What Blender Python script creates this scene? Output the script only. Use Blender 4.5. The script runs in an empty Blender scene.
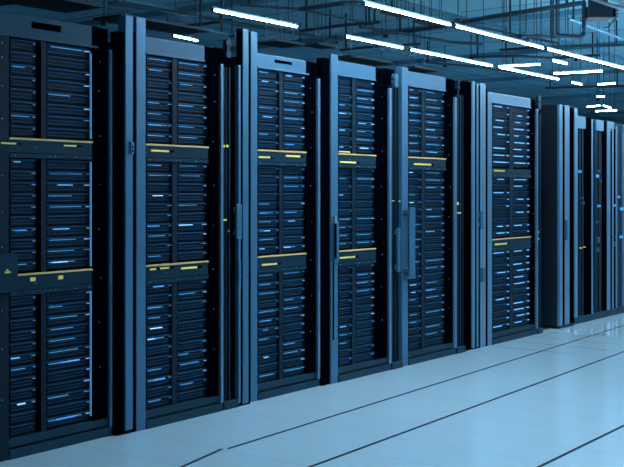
import bpy, bmesh, math, random
from mathutils import Vector, Matrix
C = bpy.context.scene.collection
PI = math.pi
# ---------------------------------------------------------------- camera geometry
H, D, F = 1.32, 4.3045, 1060.0
TH = math.atan(807.0 / F)
ST, CT = math.sin(TH), math.cos(TH)

def Y(px, x=0.0):
    """distance along the row of the point of the plane x seen in column px"""
    t = (px - 312.0) / F
    return (x - D) * (CT + t * ST) / (-ST + t * CT)

def depth(x, y):
    return -(x - D) * ST + y * CT

def Z(px, py, x=0.0):
    return H + (192.0 - py) * depth(x, Y(px, x)) / F

def G(px, py, z):
    """point of the level plane z along a sight line"""
    d = F * (z - H) / (192.0 - py)
    t = (px - 312.0) / F
    return D + d * (-ST + t * CT), d * (CT + t * ST)

# ---------------------------------------------------------------- materials
def mat(name, col, rough=.5, metal=0.0, emit=0.0, noise=0.0, nscale=8.0, bump=0.0, coat=0.0, spec=.5):
    m = bpy.data.materials.new(name); m.use_nodes = True
    nt = m.node_tree; b = nt.nodes['Principled BSDF']
    b.inputs['Base Color'].default_value = (*col, 1)
    b.inputs['Roughness'].default_value = rough
    b.inputs['Metallic'].default_value = metal
    b.inputs['Coat Weight'].default_value = coat
    b.inputs['Specular IOR Level'].default_value = spec
    if emit:
        b.inputs['Emission Color'].default_value = (*col, 1)
        b.inputs['Emission Strength'].default_value = emit
        return m
    tc = nt.nodes.new('ShaderNodeTexCoord')
    n = nt.nodes.new('ShaderNodeTexNoise'); n.inputs['Scale'].default_value = nscale
    n.inputs['Detail'].default_value = 4
    nt.links.new(tc.outputs['Object'], n.inputs['Vector'])
    if noise:
        mx = nt.nodes.new('ShaderNodeMix'); mx.data_type = 'RGBA'
        mx.inputs['A'].default_value = (*[c * (1 - noise) for c in col], 1)
        mx.inputs['B'].default_value = (*[min(1, c * (1 + noise)) for c in col], 1)
        nt.links.new(n.outputs['Fac'], mx.inputs['Factor'])
        nt.links.new(mx.outputs['Result'], b.inputs['Base Color'])
    mr = nt.nodes.new('ShaderNodeMapRange')
    mr.inputs['To Min'].default_value = max(0, rough - .06); mr.inputs['To Max'].default_value = min(1, rough + .06)
    nt.links.new(n.outputs['Fac'], mr.inputs['Value']); nt.links.new(mr.outputs['Result'], b.inputs['Roughness'])
    if bump:
        bp = nt.nodes.new('ShaderNodeBump'); bp.inputs['Strength'].default_value = bump; bp.inputs['Distance'].default_value = .01
        nt.links.new(n.outputs['Fac'], bp.inputs['Height']); nt.links.new(bp.outputs['Normal'], b.inputs['Normal'])
    return m

M = {}
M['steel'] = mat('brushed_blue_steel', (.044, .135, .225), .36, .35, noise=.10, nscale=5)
M['steel_shade'] = mat('shaded_steel', (.008, .040, .068), .5, .1, noise=.15, nscale=5, spec=.2)  # steel darkened in colour for the dim light on the nearest header
M['steel_mid'] = mat('half_shaded_steel', (.028, .085, .14), .45, .2, noise=.12, nscale=5, spec=.3)  # steel partly darkened in colour for weaker light on the second header
M['steel_bright'] = mat('lit_steel', (.10, .21, .31), .34, .30, noise=.08, nscale=5)  # steel lightened in colour for the stronger light towards the far racks
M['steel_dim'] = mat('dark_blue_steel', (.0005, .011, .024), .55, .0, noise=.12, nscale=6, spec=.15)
M['plinth'] = mat('plinth_paint', (.003, .026, .045), .5, .0, noise=.12, spec=.2)
M['trim'] = mat('polished_edge_trim', (.10, .20, .32), .3, .5, noise=.1)
M['black'] = mat('matte_black_paint', (.0002, .0008, .0022), .9, 0, noise=.1, spec=.0)
M['cabinet'] = mat('cabinet_navy', (.003, .010, .018), .6, .0, noise=.15, spec=.25)
M['server'] = mat('server_face', (.0004, .006, .014), .6, 0, noise=.2, nscale=14, spec=.15)
M['rib'] = mat('server_rib', (.002, .044, .100), .5, 0, noise=.2, nscale=20, spec=.15)  # blue raised in the colour to stand for the glow among the servers
M['band'] = mat('band_panel', (.0015, .021, .038), .5, .1, noise=.15, nscale=12, spec=.15)
M['yellow'] = mat('amber_strip', (.62, .36, .12), .5, 0, noise=.1)
M['tag'] = mat('yellow_label', (.95, .62, .13), .5, 0, noise=.08)
M['screw'] = mat('screw_metal', (.30, .40, .50), .3, .7, noise=.1)
M['handle'] = mat('handle_blue_metal', (.025, .10, .17), .4, .2, noise=.15, nscale=20)
M['rod'] = mat('thin_rod', (.006, .022, .038), .6, .1, noise=.1)
M['hang'] = mat('hung_panel_dark', (.006, .016, .03), .7, 0, noise=.2)
M['pipe'] = mat('conduit_grey', (.012, .045, .075), .6, .1, noise=.15)
M['beam'] = mat('beam_paint', (.09, .26, .36), .7, 0, noise=.15)
M['pale'] = mat('pale_conduit', (.12, .28, .40), .5, .1, noise=.15)
M['joint'] = mat('floor_joint_dark', (.002, .010, .022), .7, 0, noise=.2, spec=.1)
M['tube'] = mat('lamp_diffuser', (.66, .88, 1.0), .4, 0, emit=38)
M['tube_added'] = mat('added_lamp_glow', (.64, .86, 1.0), .4, 0, emit=84)  # strong glow for the unseen lamps added over the aisle
M['led'] = mat('led_ice_blue', (.16, .50, .85), .4, 0, emit=.55)
M['led_dim'] = mat('led_dim_blue', (.10, .36, .62), .4, 0, emit=.26)
M['led_white'] = mat('led_white_blue', (.35, .72, 1.0), .4, 0, emit=.85)
M['led_violet'] = mat('led_violet_blue', (.28, .45, .80), .4, 0, emit=.42)
M['amber_led'] = mat('amber_led', (1.0, .6, .12), .4, 0, emit=.35)

def floor_mat():
    m = bpy.data.materials.new('glossy_raised_floor'); m.use_nodes = True
    nt = m.node_tree; b = nt.nodes['Principled BSDF']; L = nt.links
    tc = nt.nodes.new('ShaderNodeTexCoord'); sp = nt.nodes.new('ShaderNodeSeparateXYZ')
    L.new(tc.outputs['Object'], sp.inputs[0])
    def mth(op, a, bb=None):
        n = nt.nodes.new('ShaderNodeMath'); n.operation = op
        for i, v in enumerate((a, bb)):
            if v is None: continue
            if isinstance(v, (int, float)): n.inputs[i].default_value = v
            else: L.new(v, n.inputs[i])
        return n.outputs[0]
    # cross joints every .375 m
    fy = mth('FRACT', mth('DIVIDE', mth('SUBTRACT', sp.outputs['Y'], 5.17 - 37.5), .375))
    ln = mth('LESS_THAN', mth('ABSOLUTE', mth('SUBTRACT', fy, .5)), .012)
    fy2 = mth('FRACT', mth('ADD', fy, .5))
    ln = mth('LESS_THAN', mth('ABSOLUTE', mth('SUBTRACT', fy2, .5)), .011)
    fx = mth('FRACT', mth('DIVIDE', mth('ADD', sp.outputs['X'], 60.0 - .80), .59))
    lx = mth('LESS_THAN', mth('ABSOLUTE', mth('SUBTRACT', fx, .5)), .004)
    n = nt.nodes.new('ShaderNodeTexNoise'); n.inputs['Scale'].default_value = 1.3; n.inputs['Detail'].default_value = 5
    L.new(tc.outputs['Object'], n.inputs['Vector'])
    mx = nt.nodes.new('ShaderNodeMix'); mx.data_type = 'RGBA'
    mx.inputs['A'].default_value = (.54, .71, .81, 1); mx.inputs['B'].default_value = (.58, .75, .84, 1)
    L.new(n.outputs['Fac'], mx.inputs['Factor'])
    mx2 = nt.nodes.new('ShaderNodeMix'); mx2.data_type = 'RGBA'
    mx2.inputs['B'].default_value = (.30, .48, .62, 1)
    L.new(mx.outputs['Result'], mx2.inputs['A'])
    L.new(mth('MULTIPLY', mth('MAXIMUM', ln, mth('MULTIPLY', lx, .4)), .42), mx2.inputs['Factor'])
    L.new(mx2.outputs['Result'], b.inputs['Base Color'])
    mr = nt.nodes.new('ShaderNodeMapRange'); mr.inputs['To Min'].default_value = .14; mr.inputs['To Max'].default_value = .20
    L.new(n.outputs['Fac'], mr.inputs['Value']); L.new(mr.outputs['Result'], b.inputs['Roughness'])
    b.inputs['Specular IOR Level'].default_value = .9
    b.inputs['Coat Weight'].default_value = .8; b.inputs['Coat Roughness'].default_value = .12; b.inputs['Coat IOR'].default_value = 1.7
    return m

def ceil_mat():
    m = bpy.data.materials.new('ceiling_slab_teal'); m.use_nodes = True
    nt = m.node_tree; b = nt.nodes['Principled BSDF']; L = nt.links
    tc = nt.nodes.new('ShaderNodeTexCoord')
    br = nt.nodes.new('ShaderNodeTexBrick'); br.inputs['Scale'].default_value = 1
    br.inputs['Brick Width'].default_value = 2.4; br.inputs['Row Height'].default_value = 1.2
    br.inputs['Mortar Size'].default_value = .02; br.offset = 0
    br.inputs['Color1'].default_value = (.24, .58, .74, 1); br.inputs['Color2'].default_value = (.20, .52, .68, 1)
    br.inputs['Mortar'].default_value = (.05, .14, .20, 1)
    L.new(tc.outputs['Object'], br.inputs['Vector'])
    n = nt.nodes.new('ShaderNodeTexNoise'); n.inputs['Scale'].default_value = 1.1; n.inputs['Detail'].default_value = 6
    L.new(tc.outputs['Object'], n.inputs['Vector'])
    mx = nt.nodes.new('ShaderNodeMix'); mx.data_type = 'RGBA'; mx.blend_type = 'MULTIPLY'
    mx.inputs['Factor'].default_value = .4
    L.new(br.outputs['Color'], mx.inputs['A']); L.new(n.outputs['Fac'], mx.inputs['B'])
    L.new(mx.outputs['Result'], b.inputs['Base Color'])
    b.inputs['Roughness'].default_value = .8
    return m
M['floor'] = floor_mat(); M['ceiling'] = ceil_mat()
M['wall'] = mat('wall_paint_blue', (.10, .24, .34), .8, noise=.1, nscale=2)

# ---------------------------------------------------------------- mesh helpers
class MB:
    def __init__(s): s.bm = bmesh.new()
    def box(s, x0, x1, y0, y1, z0, z1, bev=0.0):
        t = bmesh.new()
        bmesh.ops.create_cube(t, size=1)
        for v in t.verts:
            v.co = Vector(((x0 + x1) / 2 + v.co.x * (x1 - x0), (y0 + y1) / 2 + v.co.y * (y1 - y0), (z0 + z1) / 2 + v.co.z * (z1 - z0)))
        if bev:
            bmesh.ops.bevel(t, geom=t.edges[:], offset=min(bev, .3 * min(abs(x1 - x0), abs(y1 - y0), abs(z1 - z0))), segments=2, affect='EDGES', profile=.6)
        s._join(t); return s
    def _join(s, t):
        me = bpy.data.meshes.new('tmp'); t.to_mesh(me); t.free(); s.bm.from_mesh(me); bpy.data.meshes.remove(me)
    def tube(s, pts, r, n=8):
        pts = [Vector(p) for p in pts]
        rings = []
        for i, p in enumerate(pts):
            if i == 0: d = pts[1] - p
            elif i == len(pts) - 1: d = p - pts[i - 1]
            else: d = (pts[i + 1] - p).normalized() + (p - pts[i - 1]).normalized()
            d.normalize()
            u = d.cross(Vector((0, 0, 1)))
            if u.length < .1: u = d.cross(Vector((0, 1, 0)))
            u.normalize(); w = d.cross(u)
            rings.append([s.bm.verts.new(p + (u * math.cos(a) + w * math.sin(a)) * r) for a in [2 * PI * k / n for k in range(n)]])
        for a, b in zip(rings, rings[1:]):
            for k in range(n):
                s.bm.faces.new((a[k], a[(k + 1) % n], b[(k + 1) % n], b[k]))
        s.bm.faces.new(rings[0][::-1]); s.bm.faces.new(rings[-1])
        return s
    def build(s, name, m, parent=None, loc=(0, 0, 0)):
        bmesh.ops.recalc_face_normals(s.bm, faces=s.bm.faces[:])
        me = bpy.data.meshes.new(name); s.bm.to_mesh(me); s.bm.free()
        me.materials.append(M[m])
        o = bpy.data.objects.new(name, me); o.location = loc; C.objects.link(o)
        if parent: o.parent = parent
        return o

def tag(o, label, cat, group=None, kind=None):
    o['label'] = label; o['category'] = cat
    if group: o['group'] = group
    if kind: o['kind'] = kind
    return o
def empty(name, loc, label, cat, group=None):
    o = bpy.data.objects.new(name, None); o.empty_display_size = .1; C.objects.link(o); o.location = loc
    return tag(o, label, cat, group)
def struct(mb, name, m, loc=(0, 0, 0)):
    o = mb.build(name, m, None, loc); o['kind'] = 'structure'; return o
def copy_tree(o, parent=None):
    c = o.copy(); C.objects.link(c); c.parent = parent
    for ch in list(o.children): copy_tree(ch, c)
    return c

# ---------------------------------------------------------------- room
XL, XR, YN, YF, ZC = -16.0, 7.0, -3.0, 38.0, 3.4
struct(MB().box(XL, XR, YN, YF, -.1, 0), 'floor', 'floor')
struct(MB().box(XL, XR, YN, YF, ZC, ZC + .1), 'ceiling', 'ceiling')
struct(MB().box(XL - .1, XL, YN, YF, 0, ZC), 'wall_left', 'wall')
struct(MB().box(XR, XR + .1, YN, YF, 0, ZC), 'wall_right', 'wall')
struct(MB().box(XL, XR, YF, YF + .1, 0, ZC), 'wall_back', 'wall')
struct(MB().box(XL, XR, YN - .1, YN, 0, ZC), 'wall_front', 'wall')

# dark inlaid joints running along the aisle
def joint(p0, p1, n, w=.011, extend=None):
    a = Vector((*G(*p0, 0.0), 0)); b = Vector((*G(*p1, 0.0), 0))
    if extend:
        d = (b - a).normalized(); a = a - d * extend[0]; b = b + d * extend[1]
    d = (b - a).normalized(); s = Vector((-d.y, d.x, 0)) * w
    mb = MB(); bm = mb.bm
    lo = [bm.verts.new(q + Vector((0, 0, -.004))) for q in (a - s, b - s, b + s, a + s)]
    hi = [bm.verts.new(q + Vector((0, 0, .0015))) for q in (a - s, b - s, b + s, a + s)]
    bm.faces.new(hi); bm.faces.new(lo[::-1])
    for k in range(4): bm.faces.new((lo[k], lo[(k + 1) % 4], hi[(k + 1) % 4], hi[k]))
    return struct(mb, 'trim_%d' % n, 'joint')
joint((228, 448.8), (624, 325.5), 1, .0085, (0, 6))
joint((183, 466.5), (222, 449.0), 2, .0085, (1.5, 0))
joint((310, 467), (624, 351.6), 3, .0095, (1.5, 6))
joint((539, 467), (624, 425.6), 4, .0095, (1.5, 12))

# ---------------------------------------------------------------- racks
random.seed(7)
ORD = ['topmost', 'second', 'third', 'fourth', 'fifth', 'sixth', 'seventh', 'eighth', 'ninth', 'tenth', 'eleventh', 'twelfth',
       'thirteenth', 'fourteenth', 'fifteenth', 'sixteenth', 'seventeenth', 'eighteenth', 'nineteenth', 'twentieth',
       'twenty-first', 'twenty-second', 'twenty-third', 'twenty-fourth', 'twenty-fifth']
RACKWORD = ['first', 'second', 'third', 'fourth', 'fifth', 'sixth']
ZB0, ZB1 = .805, .915      # lower band
ZU0, ZU1 = 1.490, 1.592    # upper band
ZW0, ZW1 = .100, 2.088     # window opening
DEPTH = .90

def screws(parent, pts, r=.004, mname='screw'):
    for (x, y, z) in pts:
        mb = MB(); bmesh.ops.create_cone(mb.bm, cap_ends=True, segments=10, radius1=r, radius2=r * .8, depth=.004,
                                         matrix=Matrix.Translation((x, y, z)) @ Matrix.Rotation(PI / 2, 4, 'Y'))
        mb.build('screw', mname, parent)

def server_mesh(w, h):
    """one slim unit: case with a lit lip, ribs and ears; front at x=0, y from 0 to w, z from 0 to h"""
    mb = MB()
    mb.box(-.45, -.012, .001, w - .001, .001, h - .001)
    mb.box(-.012, -.004, .002, w - .002, h * .12, h * .80)
    mb.box(-.005, .001, .003, .008, h * .15, h * .78)
    mb.box(-.005, .001, w - .010, w - .004, h * .15, h * .78)
    return mb
def rib_mesh(w, h):
    mb = MB()
    mb.box(-.012, .004, .002, w - .002, h * .80, h * .93, .001)
    mb.box(-.006, .000, .012, w * .88, h * .50, h * .56)
    mb.box(-.006, .000, .012, w * .88, h * .24, h * .30)
    return mb

def rack(i, xo, p):
    """p: dict of column positions in the row"""
    y0 = p['stile'][0]
    w = p['end'] - y0
    top = p['top']
    look = p['look']
    zw1 = p.get('zw1', ZW1)
    R = empty('server_rack', (xo, y0, 0), look, 'server rack', 'server racks along the aisle')
    L = lambda y: y - y0
    ws, we = L(p['stile'][1]), L(p['we'])
    t0, t1 = L(p['trim'][0]), L(p['trim'][1])
    # cabinet shell
    mb = MB()
    mb.box(-DEPTH, -.05, .0, .018, .045, top - .02)
    mb.box(-DEPTH, -.05, t0 - .018, t0, .045, top - .02)
    mb.box(-DEPTH, -DEPTH + .015, .018, t0 - .02, .045, top - .02)
    mb.box(-DEPTH, -.05, .018, t0 - .02, top - .035, top - .02)
    mb.box(-DEPTH, -.05, .018, t0 - .02, .045, .06)
    mb.build('cabinet_shell', 'cabinet', R)
    # front frame
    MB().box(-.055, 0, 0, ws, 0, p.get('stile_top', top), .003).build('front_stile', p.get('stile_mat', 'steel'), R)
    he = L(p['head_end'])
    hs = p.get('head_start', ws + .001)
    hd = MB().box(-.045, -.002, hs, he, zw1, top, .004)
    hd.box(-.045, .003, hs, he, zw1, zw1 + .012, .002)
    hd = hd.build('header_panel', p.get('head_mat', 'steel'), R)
    if p.get('slot'):
        a, b, za, zb = p['slot']
        MB().box(-.004, .001, L(a), L(b), za, zb, .001).build('vent_slot', 'black', hd)
    MB().box(-.014, -.004, we, t0, ZW0 - .002, top - .003, .003).build('filler_strip', 'black', R)
    MB().box(-.05, -.001, he + .001, we, zw1, top - .003, .003).build('corner_cap', 'black', R)
    MB().box(-.04, .012, t0 + .001, t1, .05, p.get('trim_top', 2.09), .002).build('edge_trim', 'trim', R)
    screws(R, [(-.003, (we + t0) / 2 + random.uniform(-.01, .01), z) for z in (.38, .62, .86, 1.12, 1.36, 1.62, 1.86, 2.02)])
    MB().box(-.045, -.006, ws, t0, .056, ZW0, .003).build('bottom_rail', 'plinth', R)
    MB().box(-.06, .006, ws + .001 if p.get('stile_full', True) else 0, t1 + p.get('plinth_ext', 0), 0, .048, .003).build('plinth', 'plinth', R)
    # mullion
    (a0, a1), (b0, b1) = [(L(u), L(v)) for u, v in p['cols']]
    ma, mb_ = [L(q) for q in p['mull']]
    MB().box(-.0145, -.008, ma + .002 + p.get('mull_gap', 0), mb_ - .002, ZW0, zw1, .002).build('mullion', 'steel_dim', R)
    # bands
    bands = []
    for (z0, z1, tags, strip) in p['bands']:
        mb = MB()
        mb.box(-.014, -.002, ws + .001, we - .001, z0 + .024, z1 - .012, .002)
        mb.box(-.014, .003, ws + .001, we - .001, z0, z0 + .022, .002)
        bd = mb.build('divider_band', 'band', R)
        if strip:
            MB().box(-.012, .004, ws + .001, we - .001, z1 - .012, z1 - .002, .001).build('amber_strip', 'yellow', bd)
        for (ta, tb, tz, th) in tags:
            MB().box(-.004, .002, L(ta), L(tb), tz - th, tz + th, .001).build('yellow_label', 'tag', bd)
            if tb - ta > .04:
                MB().box(-.004, .0005, L(tb) + .012, L(tb) + .04, tz - th, tz + th, .001).build('port', 'black', bd)
        k = 0
        for q in (.06, .30, .47, .53, .78, .95):
            screws(bd, [(.0035, ws + (we - ws) * q, z0 + .011 + (.045 if k % 2 else 0) * (k % 3 == 1))], .003); k += 1
        bands.append((z0, z1))
    # servers
    zs = sorted(bands)
    sect = []
    zlo = ZW0
    for z0, z1 in zs: sect.append((zlo, z0)); zlo = z1
    sect.append((zlo, zw1)); sect = sect[::-1]
    if len(sect) == 3: names = ['above upper amber band', 'between the two bands', 'below the lower band']
    else: names = ['above the amber band', 'below the amber band']
    stuff = MB() if i == 5 else None; stuffr = MB() if i == 5 else None; stuffl = MB() if i == 5 else None
    for ci, (ca, cb) in enumerate(((a0, a1), (b0, b1))):
        cw = cb - ca
        for si, (za, zb) in enumerate(sect):
            n = int(round((zb - za - .004) / .0585)); h = (zb - za - .004) / n
            bme = rme = None; leds = {}
            for r in range(n):
                z = zb - .002 - (r + 1) * h
                v = random.random()
                lights = []
                rl = p['light'] * (1.15 if si == 0 else .9 if si == 1 else .8)
                if random.random() < .72:
                    ln = random.choice((.05, .07, .10))
                    e = cw * .985 if ci == 1 else cw * .96
                    lights.append(('led_dim' if (ci == 0 or random.random() < .4) else ('led_violet' if si > 0 else 'led'), e - ln * cw * 1.3, e))
                if random.random() < rl * .20:
                    a = random.uniform(.03, .3) * cw; lights.append((random.choice(('led', 'led', 'led', 'led_dim', 'led_white')), a, a + random.uniform(.2, .45) * cw))
                if random.random() < rl * .5:
                    a = random.uniform(.03, .1) * cw; lights.append(('led_dim', a, random.uniform(.45, .8) * cw))
                yb = ca
                if i == 5:
                    stuff.box(-.45, -.034, yb + .001, yb + cw - .001, z + .001, z + h - .001)
                    stuff.box(-.034, -.026, yb + .002, yb + cw - .002, z + h * .12, z + h * .80)
                    for q in ((.80, .93, .006), (.50, .56, 0), (.24, .30, 0)):
                        stuffr.box(-.034, -.022 + q[2], yb + .002, yb + cw - .004, z + h * q[0], z + h * q[1])
                    for m_, u, v_ in lights[:2]:
                        stuffl.box(-.026, -.014, yb + u, yb + v_, z + h * .66, z + h * .78)
                    continue
                nm = 'server_unit'
                if bme is None:
                    o = server_mesh(cw, h).build(nm, 'server'); bme = o.data
                    rb = rib_mesh(cw, h).build('front_ribs', 'rib', o); rme = rb.data
                else:
                    o = bpy.data.objects.new(nm, bme); C.objects.link(o)
                    rb = bpy.data.objects.new('front_ribs', rme); C.objects.link(rb); rb.parent = o
                o.location = (xo - .022, y0 + yb, z)
                pos = ('topmost' if r == 0 else 'lowest' if r == n - 1 else ORD[r] + ' from top')
                lab = '%s dark server, %s column, %s, %s rack from left' % (pos, 'left' if ci == 0 else 'right', names[si], RACKWORD[i])
                if i == 0: lab = '%s slim dark server, %s column, %s, nearest rack' % (pos, 'left' if ci == 0 else 'right', names[si])
                tag(o, lab, 'server', 'slim servers stacked in the racks')
                for m_, u, v_ in lights:
                    zz = h * (.66 if m_ != 'led_dim' else .68)
                    MB().box(-.004, .006, u, v_, zz, zz + h * (.075 if m_ != 'led_dim' else .055)).build('status_light', m_, o)
    if i == 5:
        a = stuff.build('server_unit', 'server', None, (xo, y0, 0))
        tag(a, 'two columns of slim dark servers filling the farthest open-fronted rack', 'server', None, 'stuff')
        stuffr.build('front_ribs', 'rib', a); stuffl.build('status_light', 'led', a)
    return R

def P(a, xo): return Y(a, xo)
def spec(xo, stile, cols, we, trim, head_end, top, look, bands, light=1.0, **k):
    d = dict(stile=(Y(stile[0], xo), Y(stile[1], xo)), cols=[(Y(a, xo - .02), Y(b, xo - .02)) for a, b in cols], mull=(Y(cols[0][1], xo - .008), Y(cols[1][0], xo - .008)), we=Y(we, xo - .004),
             trim=(Y(trim[0], xo), Y(trim[1], xo)), end=Y(trim[1], xo), head_end=Y(head_end, xo), top=top, look=look, light=light)
    bs = []
    for (z0, z1, tags, strip) in bands:
        bs.append((z0, z1, [(Y(a, xo), Y(b, xo), Z(a, py, xo), th) for a, b, py, th in tags], strip))
    d['bands'] = bs
    if 'slot' in k:
        a, b, ya, yb = k.pop('slot'); d['slot'] = (Y(a, xo), Y(b, xo), Z(a, yb, xo), Z(a, ya, xo))
    d.update(k); return d

RX = [-.045, 0.0, -.03, 0.0, 0.0, 0.0]
up, lo = (ZU0, ZU1), (ZB0, ZB1)
S = [
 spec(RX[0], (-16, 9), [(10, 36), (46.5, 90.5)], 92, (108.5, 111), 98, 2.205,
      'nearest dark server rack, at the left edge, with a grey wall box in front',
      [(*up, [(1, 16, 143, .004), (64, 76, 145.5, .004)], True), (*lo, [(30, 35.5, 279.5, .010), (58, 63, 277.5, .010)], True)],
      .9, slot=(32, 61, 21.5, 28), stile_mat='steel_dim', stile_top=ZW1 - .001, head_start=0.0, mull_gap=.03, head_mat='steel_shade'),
 spec(RX[1], (136.5, 145.7), [(146.5, 172), (177.5, 206.5)], 208, (219.5, 222), 205, 2.185,
      'second server rack from left, three small yellow labels on its lower band',
      [(*up, [(151, 169, 150.5, .0055)], True), (*lo, [(150, 156, 269.5, .005), (160, 169, 268.5, .005), (181, 197, 268.5, .006)], True)],
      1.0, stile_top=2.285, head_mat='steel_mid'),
 spec(RX[2], (251, 257.4), [(258, 279), (283, 304.5)], 306, (316.5, 319), 309, 2.20,
      'third server rack from left, dark slot in its header, lit blue rows',
      [(*up, [(258.5, 270, 157, .006), (286, 300, 155.8, .006)], True), (*lo, [(262, 277, 265, .006)], True)],
      1.1, slot=(275, 292, 59.5, 62.5), stile_top=2.33, zw1=2.105),
 spec(RX[3], (331, 338), [(338.6, 352), (356, 374)], 375.5, (388, 390.4), 376, 2.23,
      'fourth server rack from left, black lock handle on its left post',
      [(*up, [(339, 350, 151.5, .004), (340, 356, 162, .006)], True), (*lo, [(340, 355, 258, .006)], True)],
      1.0, stile_top=2.27, zw1=2.127),
 spec(RX[4], (402, 408), [(408.5, 421.5), (425, 444)], 445.5, (453.5, 455.6), 446, 2.24,
      'fifth server rack from left, single amber band and tall bar handle',
      [(*up, [(414, 431, 164, .006)], True)],
      1.1, stile_top=2.265, zw1=2.125),
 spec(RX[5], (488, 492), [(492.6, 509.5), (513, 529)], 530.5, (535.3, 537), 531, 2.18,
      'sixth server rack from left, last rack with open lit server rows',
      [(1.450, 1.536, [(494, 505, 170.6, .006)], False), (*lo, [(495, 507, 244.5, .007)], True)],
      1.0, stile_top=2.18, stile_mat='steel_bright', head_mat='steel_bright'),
]
racks = [rack(i, RX[i], s) for i, s in enumerate(S)]
screws(racks[0], [(.001, Y(2, RX[0]) - S[0]['stile'][0], z) for z in (.30, .55, .74, 1.05, 1.22, 1.40, 1.68, 1.84, 1.98, 2.05)])
# bright vertical light bar at the right of the nearest rack's second column
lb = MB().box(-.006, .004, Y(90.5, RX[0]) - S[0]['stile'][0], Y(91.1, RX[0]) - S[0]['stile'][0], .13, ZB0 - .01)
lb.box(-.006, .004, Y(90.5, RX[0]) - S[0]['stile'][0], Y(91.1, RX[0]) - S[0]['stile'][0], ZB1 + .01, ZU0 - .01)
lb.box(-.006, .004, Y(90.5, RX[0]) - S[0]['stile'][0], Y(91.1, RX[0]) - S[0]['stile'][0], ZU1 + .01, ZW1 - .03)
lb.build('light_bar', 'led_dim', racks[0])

# box mounted in front of the nearest rack
xb = .0
wb = empty('junction_box', (RX[0] + .006, Y(-14, 0), Z(0, 293, 0)), 'small dark blue box with yellow mark, mounted on the nearest rack', 'box')
yb0 = Y(-14, 0)
MB().box(0, .06, 0, Y(15.3, 0) - yb0, 0, Z(0, 254, 0) - Z(0, 293, 0), .004).build('casing', 'band', wb)
MB().box(.0595, .061, Y(2, .0) - yb0, Y(8, .0) - yb0, .095, .103).build('yellow_label', 'tag', wb)
MB().box(.0595, .061, Y(3.5, .0) - yb0, Y(6, .0) - yb0, .108, .113).build('yellow_label', 'tag', wb)

# ---------------------------------------------------------------- posts, channels and doors between the racks
def post(a, b, x, d, z0, z1, label, m='steel', thing_name='frame_post', cap=True):
    y0, y1 = Y(a, x), Y(b, x)
    R = empty(thing_name, (x, y0, 0), label, 'post')
    w = y1 - y0
    mb = MB().box(-d, 0, 0, w, z0, z1, .003)
    mb.build('column', m, R)
    g = MB().box(-d - .02, -.004, .002, w - .002, 0, z0 + .001) if z0 > 0 else None
    if g: g.build('foot', 'black', R)
    return R
def panel(a, b, x, d, z0, z1, label, m='black', name='filler_panel'):
    y0, y1 = (Y(a, 0) if b - a < 4 else Y(a, max(x, -.045))) + .002, Y(b, 0) - .002
    x = -.0015 if b - a < 4 else -.008
    o = MB().box(-d, 0, 0, y1 - y0, z0, z1, .003).build(name, m, None, (x, y0, 0))
    return tag(o, label, 'panel')
def channel(a, b, x, z1, rails, label, ties=(), roller=None, back=.06, rm='steel_dim'):
    """recess with thin vertical rails, cable ties and a roller bracket at the top"""
    y0, y1 = Y(a, x), Y(b, 0) - .003
    R = empty('cable_channel', (x, y0, 0), label, 'cable channel')
    MB().box(-back - .01, -back, 0, y1 - y0, 0, z1).build('back_panel', 'black', R)
    MB().box(-back, .016, 0, y1 - y0, 0, .05, .003).build('foot', 'plinth', R)
    for (ra, rb) in rails:
        MB().box(-back, -.012, Y(ra, x - .012) - y0, Y(rb, x - .012) - y0, .05, z1 - .12, .001).build('rail', rm, R)
    for (pa, pb, py, h) in ties:
        z = Z(pa, py, x)
        MB().box(-.012, -.004, Y(pa, x) - y0, Y(pb, x) - y0, z - h, z + h, .001).build('cable_tie', 'tag', R)
    if roller:
        pa, pb, ya, yb = roller
        zt, zb = Z(pa, ya, x), Z(pa, yb, x)
        ym = Y((pa + pb) / 2, x) - y0; rr = (Y(pb, x) - Y(pa, x)) * .33
        mb = MB().box(-.03, .006, ym - rr * .5, ym + rr * .5, zb, zt, .003)
        for zq in (zt - rr * .6, zb + rr * .6):
            bmesh.ops.create_cone(mb.bm, cap_ends=True, segments=16, radius1=rr, radius2=rr, depth=.03,
                                  matrix=Matrix.Translation((-.005, ym, zq)) @ Matrix.Rotation(PI / 2, 4, 'Y'))
        mb.build('roller_bracket', 'handle' if back > .06 else 'band', R)
    return R
def bar_handle(parent, x, a, b, ya, yb, out=.035, dz=.02, mname='handle', name='handle'):
    """grip standing off its post on two brackets"""
    y0, y1 = Y(a, x + out), Y(b, x + out)
    zt, zb = Z(a, ya, x + out), Z(a, yb, x + out)
    px, py = parent.location.x, parent.location.y
    g = MB().box(x + out - .012 - px, x + out + .004 - px, y0 - py, y1 - py, zb, zt, .004)
    g = g.build(name, mname, parent)
    MB().box(x - px, x + out - .008 - px, y0 - py, y1 - py, zt - .05, zt - .02, .003).build('bracket', mname, g)
    MB().box(x - px, x + out - .008 - px, y0 - py, y1 - py, zb + .02, zb + .05, .003).build('bracket', mname, g)
    for q in (.035, .06, .085):
        screws(g, [(x + out + .005 - px, (y0 + y1) / 2 - py, zt - q)], .003)
    return g

# gap after rack 1
panel(111.5, 125.4, -.045, .05, 0, 2.19, 'black filler panel between the nearest rack and the tall bright post')
p1 = post(125.6, 133.0, .0, .06, .02, 2.285, 'tall bright steel post at left side of second rack')
px_, py_ = p1.location.x, p1.location.y
lk = MB().box(0, .012, Y(129.5, 0) - py_, Y(133, 0) - py_, Z(130, 154, 0), Z(130, 142, 0), .003).build('lock_plate', 'handle', p1)
screws(lk, [(.013, Y(128.5, 0) - py_, Z(130, 143, 0)), (.013, Y(131, 0) - py_, Z(130, 147, 0)), (.013, Y(131, 0) - py_, Z(130, 151, 0))], .005, 'black')
panel(133.1, 136.3, -.03, .05, 0, 2.2, 'narrow black panel between bright post and second rack')
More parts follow.
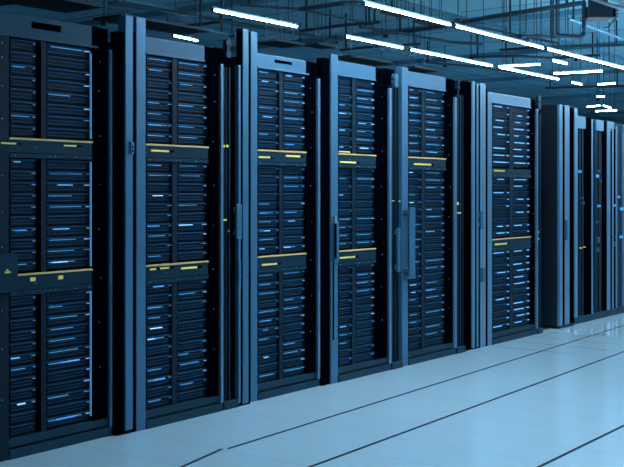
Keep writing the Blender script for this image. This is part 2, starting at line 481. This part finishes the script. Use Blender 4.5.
# gap 2
channel(222.2, 238.2, -.01, 2.20, [(223.6, 224.6), (225.8, 226.8), (229, 230.4)], 'dark cable channel between second and third racks, with small amber ties',
        [(223.8, 225.4, 146, .008), (226.8, 229, 146, .008), (224, 227.5, 220, .006), (229, 230, 231, .006)], (224, 231.5, 40, 56))
p2 = post(238.6, 240.8, 0, .03, .02, 2.10, 'thin steel post holding blue lock handle beside third rack')
bar_handle(p2, 0, 236.6, 241.6, 204, 239, .03)
bar_handle(p2, 0, 238.4, 240.8, 262, 281, .02)
panel(241, 242.9, -.045, .04, 0, 2.33, 'black strip behind thin lock-handle post')
p3 = post(243, 248.6, 0, .05, .01, 2.33, 'tall bright steel post touching left side of third rack')
panel(248.8, 250.8, -.07, .04, 0, 2.32, 'narrow black strip just left of third rack')
# gap 3
panel(319.4, 330.8, -.03, .05, 0, 2.235, 'black filler panel between third and fourth racks')
# lock on the fourth rack's post
r4 = racks[3]; ry = r4.location.y
h4 = MB().box(0, .02, Y(332.2, 0) - ry, Y(336.8, 0) - ry, Z(334, 262, 0), Z(334, 221, 0), .004).build('lock_handle', 'handle', r4)
MB().box(.018, .026, Y(332.2, 0) - ry, Y(333.8, 0) - ry, Z(334, 258, 0), Z(334, 224, 0), .002).build('grip', 'black', h4)
MB().box(0, .03, Y(331.8, 0) - ry, Y(333.4, 0) - ry, Z(334, 223, 0), Z(334, 216, 0), .003).build('latch', 'screw', h4)
MB().box(0, .004, Y(332.6, 0) - ry, Y(333.8, 0) - ry, Z(334, 340, 0), Z(334, 262, 0), .001).build('latch_rod', 'black', r4)
# gap 4
c4 = channel(390.6, 401.6, -.0, 2.245, [(392.3, 393.4), (395.2, 396.2), (398, 399.2)], 'open rail channel between fourth and fifth racks, pale roller bracket on top',
        [(393, 395, 200.8, .003), (399.5, 401, 201.2, .003)], (392.5, 398.8, 74.5, 85.5), back=.062)
bar_handle(c4, -.0, 397.6, 400.2, 228, 272, .03)
r5 = racks[4]
g5 = bar_handle(r5, 0, 409.6, 415.0, 207.5, 275.5, .06)
MB().box(0, .05, Y(402.5, 0) - r5.location.y, Y(410.4, 0) - r5.location.y, Z(406, 278.5, 0), Z(406, 275, 0), .003).build('hinge_arm', 'handle', g5)
# gap 5
channel(456, 464.2, .0, 2.24, [(457.4, 458.6), (460.2, 461.2), (462.8, 464)], 'rail channel just right of fifth rack with tiny amber ties',
        [(457.4, 459.4, 203.5, .012), (458, 461.5, 213, .007)], (457, 459.6, 80.5, 89))
panel(464.6, 472.2, 0, .05, 0, 2.24, 'black filler panel right of the fifth rack rail channel')
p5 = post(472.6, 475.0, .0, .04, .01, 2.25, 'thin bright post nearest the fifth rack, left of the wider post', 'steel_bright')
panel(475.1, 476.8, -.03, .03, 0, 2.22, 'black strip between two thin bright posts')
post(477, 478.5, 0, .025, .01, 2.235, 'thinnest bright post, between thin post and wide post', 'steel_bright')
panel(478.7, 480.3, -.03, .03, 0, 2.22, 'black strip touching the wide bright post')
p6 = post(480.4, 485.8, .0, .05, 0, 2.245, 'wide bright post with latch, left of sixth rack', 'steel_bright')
bar_handle(p6, .0, 480.8, 483.4, 211, 229, .025)
MB().box(0, .02, .0, Y(483.5, 0) - p6.location.y, Z(480, 282, 0), Z(480, 268, 0), .003).build('latch', 'handle', p6)
panel(486, 487.8, -.03, .03, 0, 2.20, 'narrow black strip just left of sixth rack')
# after rack 6
c6 = channel(537.2, 541.6, .0, 2.17, [(537.8, 538.6), (539.8, 540.8)], 'narrow blue rail channel closing the sixth rack right side',
             [(538.2, 539.4, 232, .01), (538.2, 539.4, 239, .01)], (536.5, 541, 96.5, 108))

# ---------------------------------------------------------------- far cabinets
def far_rack(a, b, x, top, label, inner, head=None, plinth=True, stile=(0, 0), n='server_rack'):
    y0, y1 = Y(a, x), Y(b, x); w = y1 - y0
    R = empty(n, (x, y0, 0), label, 'server rack', 'server racks along the aisle')
    mb = MB()
    mb.box(-DEPTH, -.025, 0, .012, .02, top)
    mb.box(-DEPTH, -.025, w - .012, w, .02, top)
    mb.box(-DEPTH, -.025, .012, w - .012, .02, top)
    mb.build('cabinet_shell', 'cabinet', R)
    MB().box(-.0249, .0, 0, w, 0, .07 if plinth else .03, .003).build('plinth', 'plinth', R)
    for (u, v, m, d, zt) in inner:
        MB().box(-.0249, d, Y(u, x) - y0, Y(v, x) - y0, .03 if not plinth else .07, zt, .003).build('front_stile' if m.startswith('steel_b') else 'rail', m, R)
    if head:
        MB().box(-.0249, -.002, Y(head[0], x) - y0, Y(head[1], x) - y0, top - head[2], top, .003).build('header_panel', 'steel_bright', R)
    return R
n7 = far_rack(559.6, 574.2, .02, 2.165, 'narrow tall cabinet with plain dark side panel right of sixth rack',
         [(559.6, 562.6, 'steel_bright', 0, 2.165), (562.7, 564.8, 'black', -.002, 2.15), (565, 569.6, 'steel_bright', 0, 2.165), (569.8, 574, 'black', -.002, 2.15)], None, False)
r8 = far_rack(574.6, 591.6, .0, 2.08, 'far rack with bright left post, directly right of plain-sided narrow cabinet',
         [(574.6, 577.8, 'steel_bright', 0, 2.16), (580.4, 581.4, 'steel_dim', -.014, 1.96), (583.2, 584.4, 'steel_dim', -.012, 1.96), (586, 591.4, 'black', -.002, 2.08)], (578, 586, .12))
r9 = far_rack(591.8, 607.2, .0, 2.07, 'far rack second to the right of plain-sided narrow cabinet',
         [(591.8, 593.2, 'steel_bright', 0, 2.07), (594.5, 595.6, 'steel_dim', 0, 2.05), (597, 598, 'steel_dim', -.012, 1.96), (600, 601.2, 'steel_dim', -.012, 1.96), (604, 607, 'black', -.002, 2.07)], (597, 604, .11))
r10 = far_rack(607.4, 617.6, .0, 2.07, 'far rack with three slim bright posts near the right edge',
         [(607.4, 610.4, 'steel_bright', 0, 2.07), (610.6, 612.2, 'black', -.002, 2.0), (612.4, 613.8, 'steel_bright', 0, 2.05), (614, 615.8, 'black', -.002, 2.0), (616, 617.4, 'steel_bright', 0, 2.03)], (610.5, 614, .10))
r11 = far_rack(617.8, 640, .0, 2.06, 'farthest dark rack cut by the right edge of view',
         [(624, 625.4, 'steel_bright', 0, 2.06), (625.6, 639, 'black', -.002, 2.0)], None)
def far_dots(R, x, pts):
    y0 = R.location.y
    for (px, py, m, r) in pts:
        z = Z(px, py, x); y = Y(px, x) - y0
        r *= .75
        MB().box(-.02, .012, y - r, y + r, z - r * 1.3, z + r * 1.3, .002).build('indicator', m, R)
far_dots(r8, 0, [(580, 171.5, 'led_dim', .014), (582, 198, 'handle', .012), (583, 203, 'handle', .018), (581, 248, 'amber_led', .006), (584.5, 247, 'amber_led', .005)])
far_dots(r9, 0, [(599, 171, 'handle', .014), (597.5, 176, 'led_dim', .016), (600.5, 181, 'handle', .014), (599.5, 206, 'led_dim', .012), (597, 222, 'handle', .012), (598, 240, 'handle', .030), (597.5, 250, 'handle', .022)])
far_dots(r10, 0, [(614.3, 205.5, 'led_dim', .012), (613, 237, 'handle', .014), (614.4, 244, 'handle', .024)])
far_dots(r11, 0, [(619, 197, 'led_dim', .012), (622, 209, 'led_dim', .016), (621.5, 237, 'led_dim', .014)])
bar_handle(n7, .02, 566, 568, 220, 240, .02)

# ---------------------------------------------------------------- ceiling lamps
ZT = 2.60
def lamp(p0, p1, label, rods=2, z=ZT, hw=.009, group='suspended tube lamps'):
    return lamp_w(G(*p0, z), G(*p1, z), label, rods, z, hw, group)
def lamp_w(A, B, label, rods=2, z=ZT, hw=.009, group='suspended tube lamps', tm='tube'):
    a = Vector((*A, z)); b = Vector((*B, z)); ln = (b - a).length
    R = empty('tube_lamp', a, label, 'ceiling lamp', group)
    R.rotation_euler.z = math.atan2(b.y - a.y, b.x - a.x)
    MB().box(.015, ln - .015, -hw, hw, -.007, .007, .005).build('light_tube', tm, R)
    MB().box(0, ln, -hw * .35, hw * .35, .0075, .024, .003).build('housing', 'pale', R)
    MB().box(0, .0148, -hw, hw, -.016, .012, .002).build('end_cap', 'rod', R); MB().box(ln - .0148, ln, -hw, hw, -.016, .012, .002).build('end_cap', 'rod', R)
    for k in range(rods):
        q = ln * (.12 + .76 * k / max(1, rods - 1))
        MB().tube([(q, 0, .022), (q, 0, ZC - z)], .0035, 6).build('hanger_rod', 'rod', R)
    return R
def on_row(px, m):      # point on a lamp row: image slope m towards the vanishing point
    return (px, 192 - m * (1119 - px))
rows = []
mA, mB = .2500, .2010
for a, b, l in ((300, 362.0, None), (363.5, 451, 'tube lamp cut by the top edge, first of the front lamp line'),
                (454.5, 543.5, 'long tube lamp in the middle of the front lamp line'),
                (546, 640, 'tube lamp of the front line running out at the right edge')):
    if l: lamp(on_row(a, mA), on_row(b, mA), l)
for a, b, l in ((212, 298, 'single tube lamp above the gap of second and third racks'),
                (345, 403.5, 'tube lamp above the fourth rack, left end of the rear line'),
                (409.5, 492.5, 'tube lamp above the fifth rack in the rear line'),
                (498.5, 559, 'tube lamp above the sixth rack in the rear line')):
    lamp(on_row(a, mB), on_row(b, mB), l, 2)
lamp((172.5, 35.4), (198, 40.9), 'short tube lamp seen beneath dark hung panel over second rack', z=2.85)
lamp((497, 66.8), (542, 64.2), 'crosswise tube lamp touching the rear lamp line end', hw=.0065)
lamp((552, 60.5), (567.5, 64), 'short tilted tube lamp above the crosswise pair', hw=.0065)
lamp((552.5, 73.8), (604, 71), 'longest crosswise tube lamp at right', hw=.0065)
lamp((597, 84.6), (617, 83.2), 'short crosswise tube lamp close to the right edge', hw=.0065)
lamp((586.5, 106.8), (601, 105.6), 'distant crosswise tube lamp just above far racks, left one', hw=.0065)
lamp((602.5, 105.4), (611, 108), 'distant tilted tube lamp meeting a crosswise one above far racks', hw=.0065)
lamp((595, 111.3), (617.5, 110.4), 'lowest distant crosswise tube lamp above far racks', hw=.0065)
lamp((571, 82.3), (582, 84.5), 'faint short tube lamp right of the sixth rack lamp', hw=.007)
lamp((596, 96.5), (605, 97), 'smallest distant tube lamp near the right edge', hw=.007)
# unseen lamps added over the aisle to light rack fronts and floor
for k, (x, y) in enumerate(((3.6, 2.4), (.85, 4.9), (.85, 9.5), (.85, 12.9), (.9, 16.5), (1.0, 21.0), (1.2, 26.5), (3.8, 6.5), (3.8, 12.0))):
    lamp_w((x, y), (x, y + 2.2), 'added unseen tube lamp over the aisle, %s from the camera' % ORD[k].replace('topmost', 'nearest'), 2, 2.75, .05, tm='tube_added')

# ---------------------------------------------------------------- dark panels hung over the racks
def slab(px, py, back, x0, x1, y0, y1, z, label):
    o = MB().box(x0, x1, y0, y1, z, z + .018, .004)
    o = o.build('board', 'hang')
    R = empty('hung_panel', (0, 0, 0), label, 'hung panel', 'dark panels hung over the racks')
    o.parent = R
    for (x, y) in ((x0 + .06, y0 + .08), (x1 - .06, y0 + .08), (x0 + .06, y1 - .08), (x1 - .06, y1 - .08)):
        MB().tube([(x, y, z + .018), (x, y, ZC)], .0035, 6).build('hanger_rod', 'rod', R)
    return R
def slab4(fl, fr, bl, z, label):
    """front corners and the back left corner, as seen, of a level board at height z"""
    a, b, c = G(*fl, z), G(*fr, z), G(*bl, z)
    x1 = (a[0] + b[0]) / 2
    return slab(0, 0, 0, c[0], x1, a[1], b[1], z, label)
slab4((-20, -18), (95, 9), (-60, -8), 2.45, 'dark flat panel hung over the nearest rack')
slab4((126, 15.5), (206, 32.3), (94, 20.5), 2.45, 'dark flat panel hung over the second rack')
slab4((278.5, 40.6), (304, 46), (257, 44), 2.45, 'dark flat panel hung over left of third rack')
slab4((319.5, 44.2), (336, 48), (305, 46.5), 2.50, 'dark flat panel hung over right of third rack')
slab4((356, 56.3), (388, 64.5), (336, 59.5), 2.44, 'dark flat panel hung over the fourth rack')
slab4((416, 67.5), (439, 72), (404, 70), 2.44, 'dark flat panel hung over the fifth rack')
slab4((395, 11.5), (416, 16.5), (380, 13.5), 2.95, 'dark high panel above tube line over the fifth rack')
slab4((432, 20), (450, 24), (415, 23), 2.95, 'dark high panel between the lamp lines')

# ---------------------------------------------------------------- ceiling pipes, beams, trays
def pipe(pts, r, label, m='pipe', cat='pipe', name='conduit_pipe'):
    o = MB().tube(pts, r, 8).build(name, m)
    # hangers up to the slab
    for q in (0, len(pts) - 1):
        p = Vector(pts[q]); n = Vector(pts[1 if q == 0 else -2]); p = p + (n - p) * .15
        MB().box(p.x - .008, p.x + .008, p.y - .008, p.y + .008, p.z, ZC).build('hanger', 'rod', o)
    return tag(o, label, cat)
def ppx(pts, z, r, label, m='pipe', drop=None):
    w = [(*G(a, b, z), z) for a, b in pts]
    return pipe(w, r, label, m)
BZ = 3.22
for k, (y, l) in enumerate(((8.6, 'nearest ceiling beam crossing over the second rack'), (11.4, 'second ceiling beam crossing behind rack tops'), (14.2, 'third ceiling beam crossing above fourth rack'),
                            (17.4, 'fourth ceiling beam crossing above the fifth rack'), (21.5, 'fifth ceiling beam crossing in the distance'), (26.5, 'sixth ceiling beam crossing in far distance'), (32, 'farthest ceiling beam'))):
    struct(MB().box(XL, XR, y, y + .10, 3.34, ZC), 'trim_%d' % (10 + k), 'beam')
for k, x in enumerate((-12.5, -9.6, -6.8, -4.2, -1.8, 1.9)):
    struct(MB().box(x, x + .05, YN, YF, 3.36, ZC), 'trim_%d' % (20 + k), 'beam')
ppx([(110, 3), (150, 8), (240, 24), (300, 33), (335, 41)], 3.05, .02, 'thin pipe running over the second and third racks')
ppx([(0, 4), (60, -3)], 3.0, .02, 'short pipe at top left corner')
ppx([(300, 9), (345, 3), (372, 4)], 3.02, .022, 'bent dark pipe above the third rack lamp')
ppx([(240, 5), (300, 9), (352, 20), (372, 25)], 3.15, .014, 'thin cable sagging toward the fourth rack lamp')
ppx([(157, 30), (232, 20)], 3.2, .018, 'crosswise pipe above second rack panel')
ppx([(300, 31), (345, 25), (380, 22)], 3.07, .018, 'crosswise pipe left of the rear lamp line')
ppx([(360, 27), (400, 33), (450, 42), (482, 44)], 3.14, .018, 'thin pipe between the lamp lines above fifth rack')
ppx([(385, 12), (430, 19), (500, 31), (560, 44)], 3.26, .016, 'long thin conduit above the front lamp line')
ppx([(395, 33), (430, 28), (490, 17), (582, 3)], 3.2, .026, 'long crosswise dark pipe to the top right corner')
ppx([(500, 50), (540, 47), (575, 46), (624, 45)], 3.1, .016, 'crosswise pipe above the right crosswise lamp')
ppx([(470, 57), (520, 56), (552, 58), (600, 55)], 3.1, .018, 'crosswise pipe behind rear lamp line')
ppx([(505, 37), (540, 36), (553, 37)], 2.95, .020, 'short dark elbow pipe left of the curved pipe')
ppx([(569, 19), (598, 30), (640, 46)], 3.0, .012, 'pale straight conduit at upper right', 'pale')
ppx([(196, 28), (226, 34)], 2.9, .010, 'short pale conduit above second rack', 'pale')
ppx([(588, -3), (610, 5), (640, 14)], 3.0, .018, 'upper of two thin pipes at the top right corner')
ppx([(606, -3), (620, 2), (640, 7)], 3.2, .018, 'outer of two thin pipes at the top right corner')
ppx([(545, 88), (580, 87), (624, 86)], 3.1, .02, 'distant crosswise pipe low above far racks')
ppx([(420, 62), (470, 66), (520, 73)], 3.1, .015, 'thin pipe beyond the fifth rack lamp')
ppx([(340, 50), (380, 46), (420, 44)], 2.98, .014, 'thin crosswise pipe over fourth rack')
# curved drop pipe
x0, y0_ = G(584, 6, 3.05)
def at(px, py, d):      # point at a given view depth
    t = (px - 312.0) / F
    return (D + d * (-ST + t * CT), d * (CT + t * ST), H + (192 - py) * d / F)
dd = 9.8
pts = [at(584, 2, dd), at(584, 28, dd)]
for k in range(1, 6):
    a = k * PI / 10; pts.append(at(584 - 6 * (1 - math.cos(a)), 31 + 6 * math.sin(a), dd))
pts += [at(560, 35.5, dd), at(556, 34, dd)]
pipe(pts, .022, 'curved drop pipe hanging left of dark ceiling unit')
# vertical drop rods
k = 0
for (px, ya, yb, d, word) in ((104, -4, 24, 9, 'above the nearest rack right edge'), (232, 0, 36, 11, 'left of the single lamp above the second rack'),
        (300, 5, 40, 13, 'right of the single lamp'), (336, -3, 42, 14, 'over the third rack right side'),
        (386, 5, 36, 11, 'above the fourth rack'), (416, 6, 48, 14, 'above the fifth rack'), (445, 8, 66, 15, 'left side of rear lamp line'),
        (458, 0, 20, 9, 'touching the front lamp line middle'), (471, 22, 58, 14, 'between both lamp lines'), (504, 14, 40, 11, 'upper right of the front lamp'),
        (520, 10, 37, 11, 'right of centre in the ceiling'), (526, -3, 40, 9.5, 'tall, left of the elbow pipe'), (541, -3, 46, 9.5, 'tall, touching the front lamp right joint'),
        (553, 8, 37, 11, 'under the crosswise pipe at right'), (568, 4, 36, 11, 'by the curved pipe'), (576, 38, 60, 16, 'below curved pipe'),
        (597, 38, 62, 16, 'right of curved pipe lower'), (609, 22, 66, 13, 'under the dark ceiling unit'), (598, 60, 100, 22, 'distant, near far racks')):
    a, b = at(px, yb, d), at(px, yb, d)
    o = MB().tube([(a[0], a[1], a[2]), (a[0], a[1], ZC)], .006 * d / 11, 6)
    o.box(a[0] - .03, a[0] + .03, a[1] - .012, a[1] + .012, a[2] - .015, a[2] + .015, .003)
    tag(o.build('drop_rod', 'rod'), 'thin dark hanging rod, ' + word, 'rod')
# dark ceiling unit at upper right
ux, uy, uz = at(600, 14, 9.8)
U = empty('ceiling_unit', (ux, uy, uz), 'dark boxy ceiling unit with cables hung at upper right', 'ceiling unit')
U.rotation_euler.z = TH
MB().box(-.135, .09, -.12, .12, -.05, .055, .006).build('casing', 'hang', U)
MB().box(.09, .125, -.08, .08, -.035, .07, .006).build('side_cover', 'black', U)
MB().box(-.10, .06, -.05, .05, .055, ZC - uz, .004).build('mount', 'rod', U)
for k, (a, b) in enumerate(((.1, .13), (.13, .10), (.115, .05))):
    MB().tube([(a, 0, .05 - .03 * k), (a + .03, -.02, .09 - .05 * k), (b + .03, -.03, -.02 - .05 * k), (b - .02, 0, -.07 - .03 * k)], .005, 6).build('cable', 'rod', U)

# ---------------------------------------------------------------- world, camera, look
w = bpy.data.worlds.new('hall_ambient'); bpy.context.scene.world = w; w.use_nodes = True
bg = w.node_tree.nodes['Background']; bg.inputs[0].default_value = (.05, .12, .2, 1); bg.inputs[1].default_value = .3
cam = bpy.data.cameras.new('camera'); co = bpy.data.objects.new('camera', cam); C.objects.link(co)
co.location = (D, 0, H); co.rotation_euler = (PI / 2, 0, TH)
cam.sensor_width = 36; cam.lens = 36 * F / 624; cam.shift_y = -41.5 / 624; cam.clip_end = 100
s = bpy.context.scene; s.camera = co
s.view_settings.view_transform = 'Standard'; s.view_settings.look = 'None'
s.view_settings.gamma = 1; s.view_settings.use_curve_mapping = False
s.view_settings.exposure = 0.12
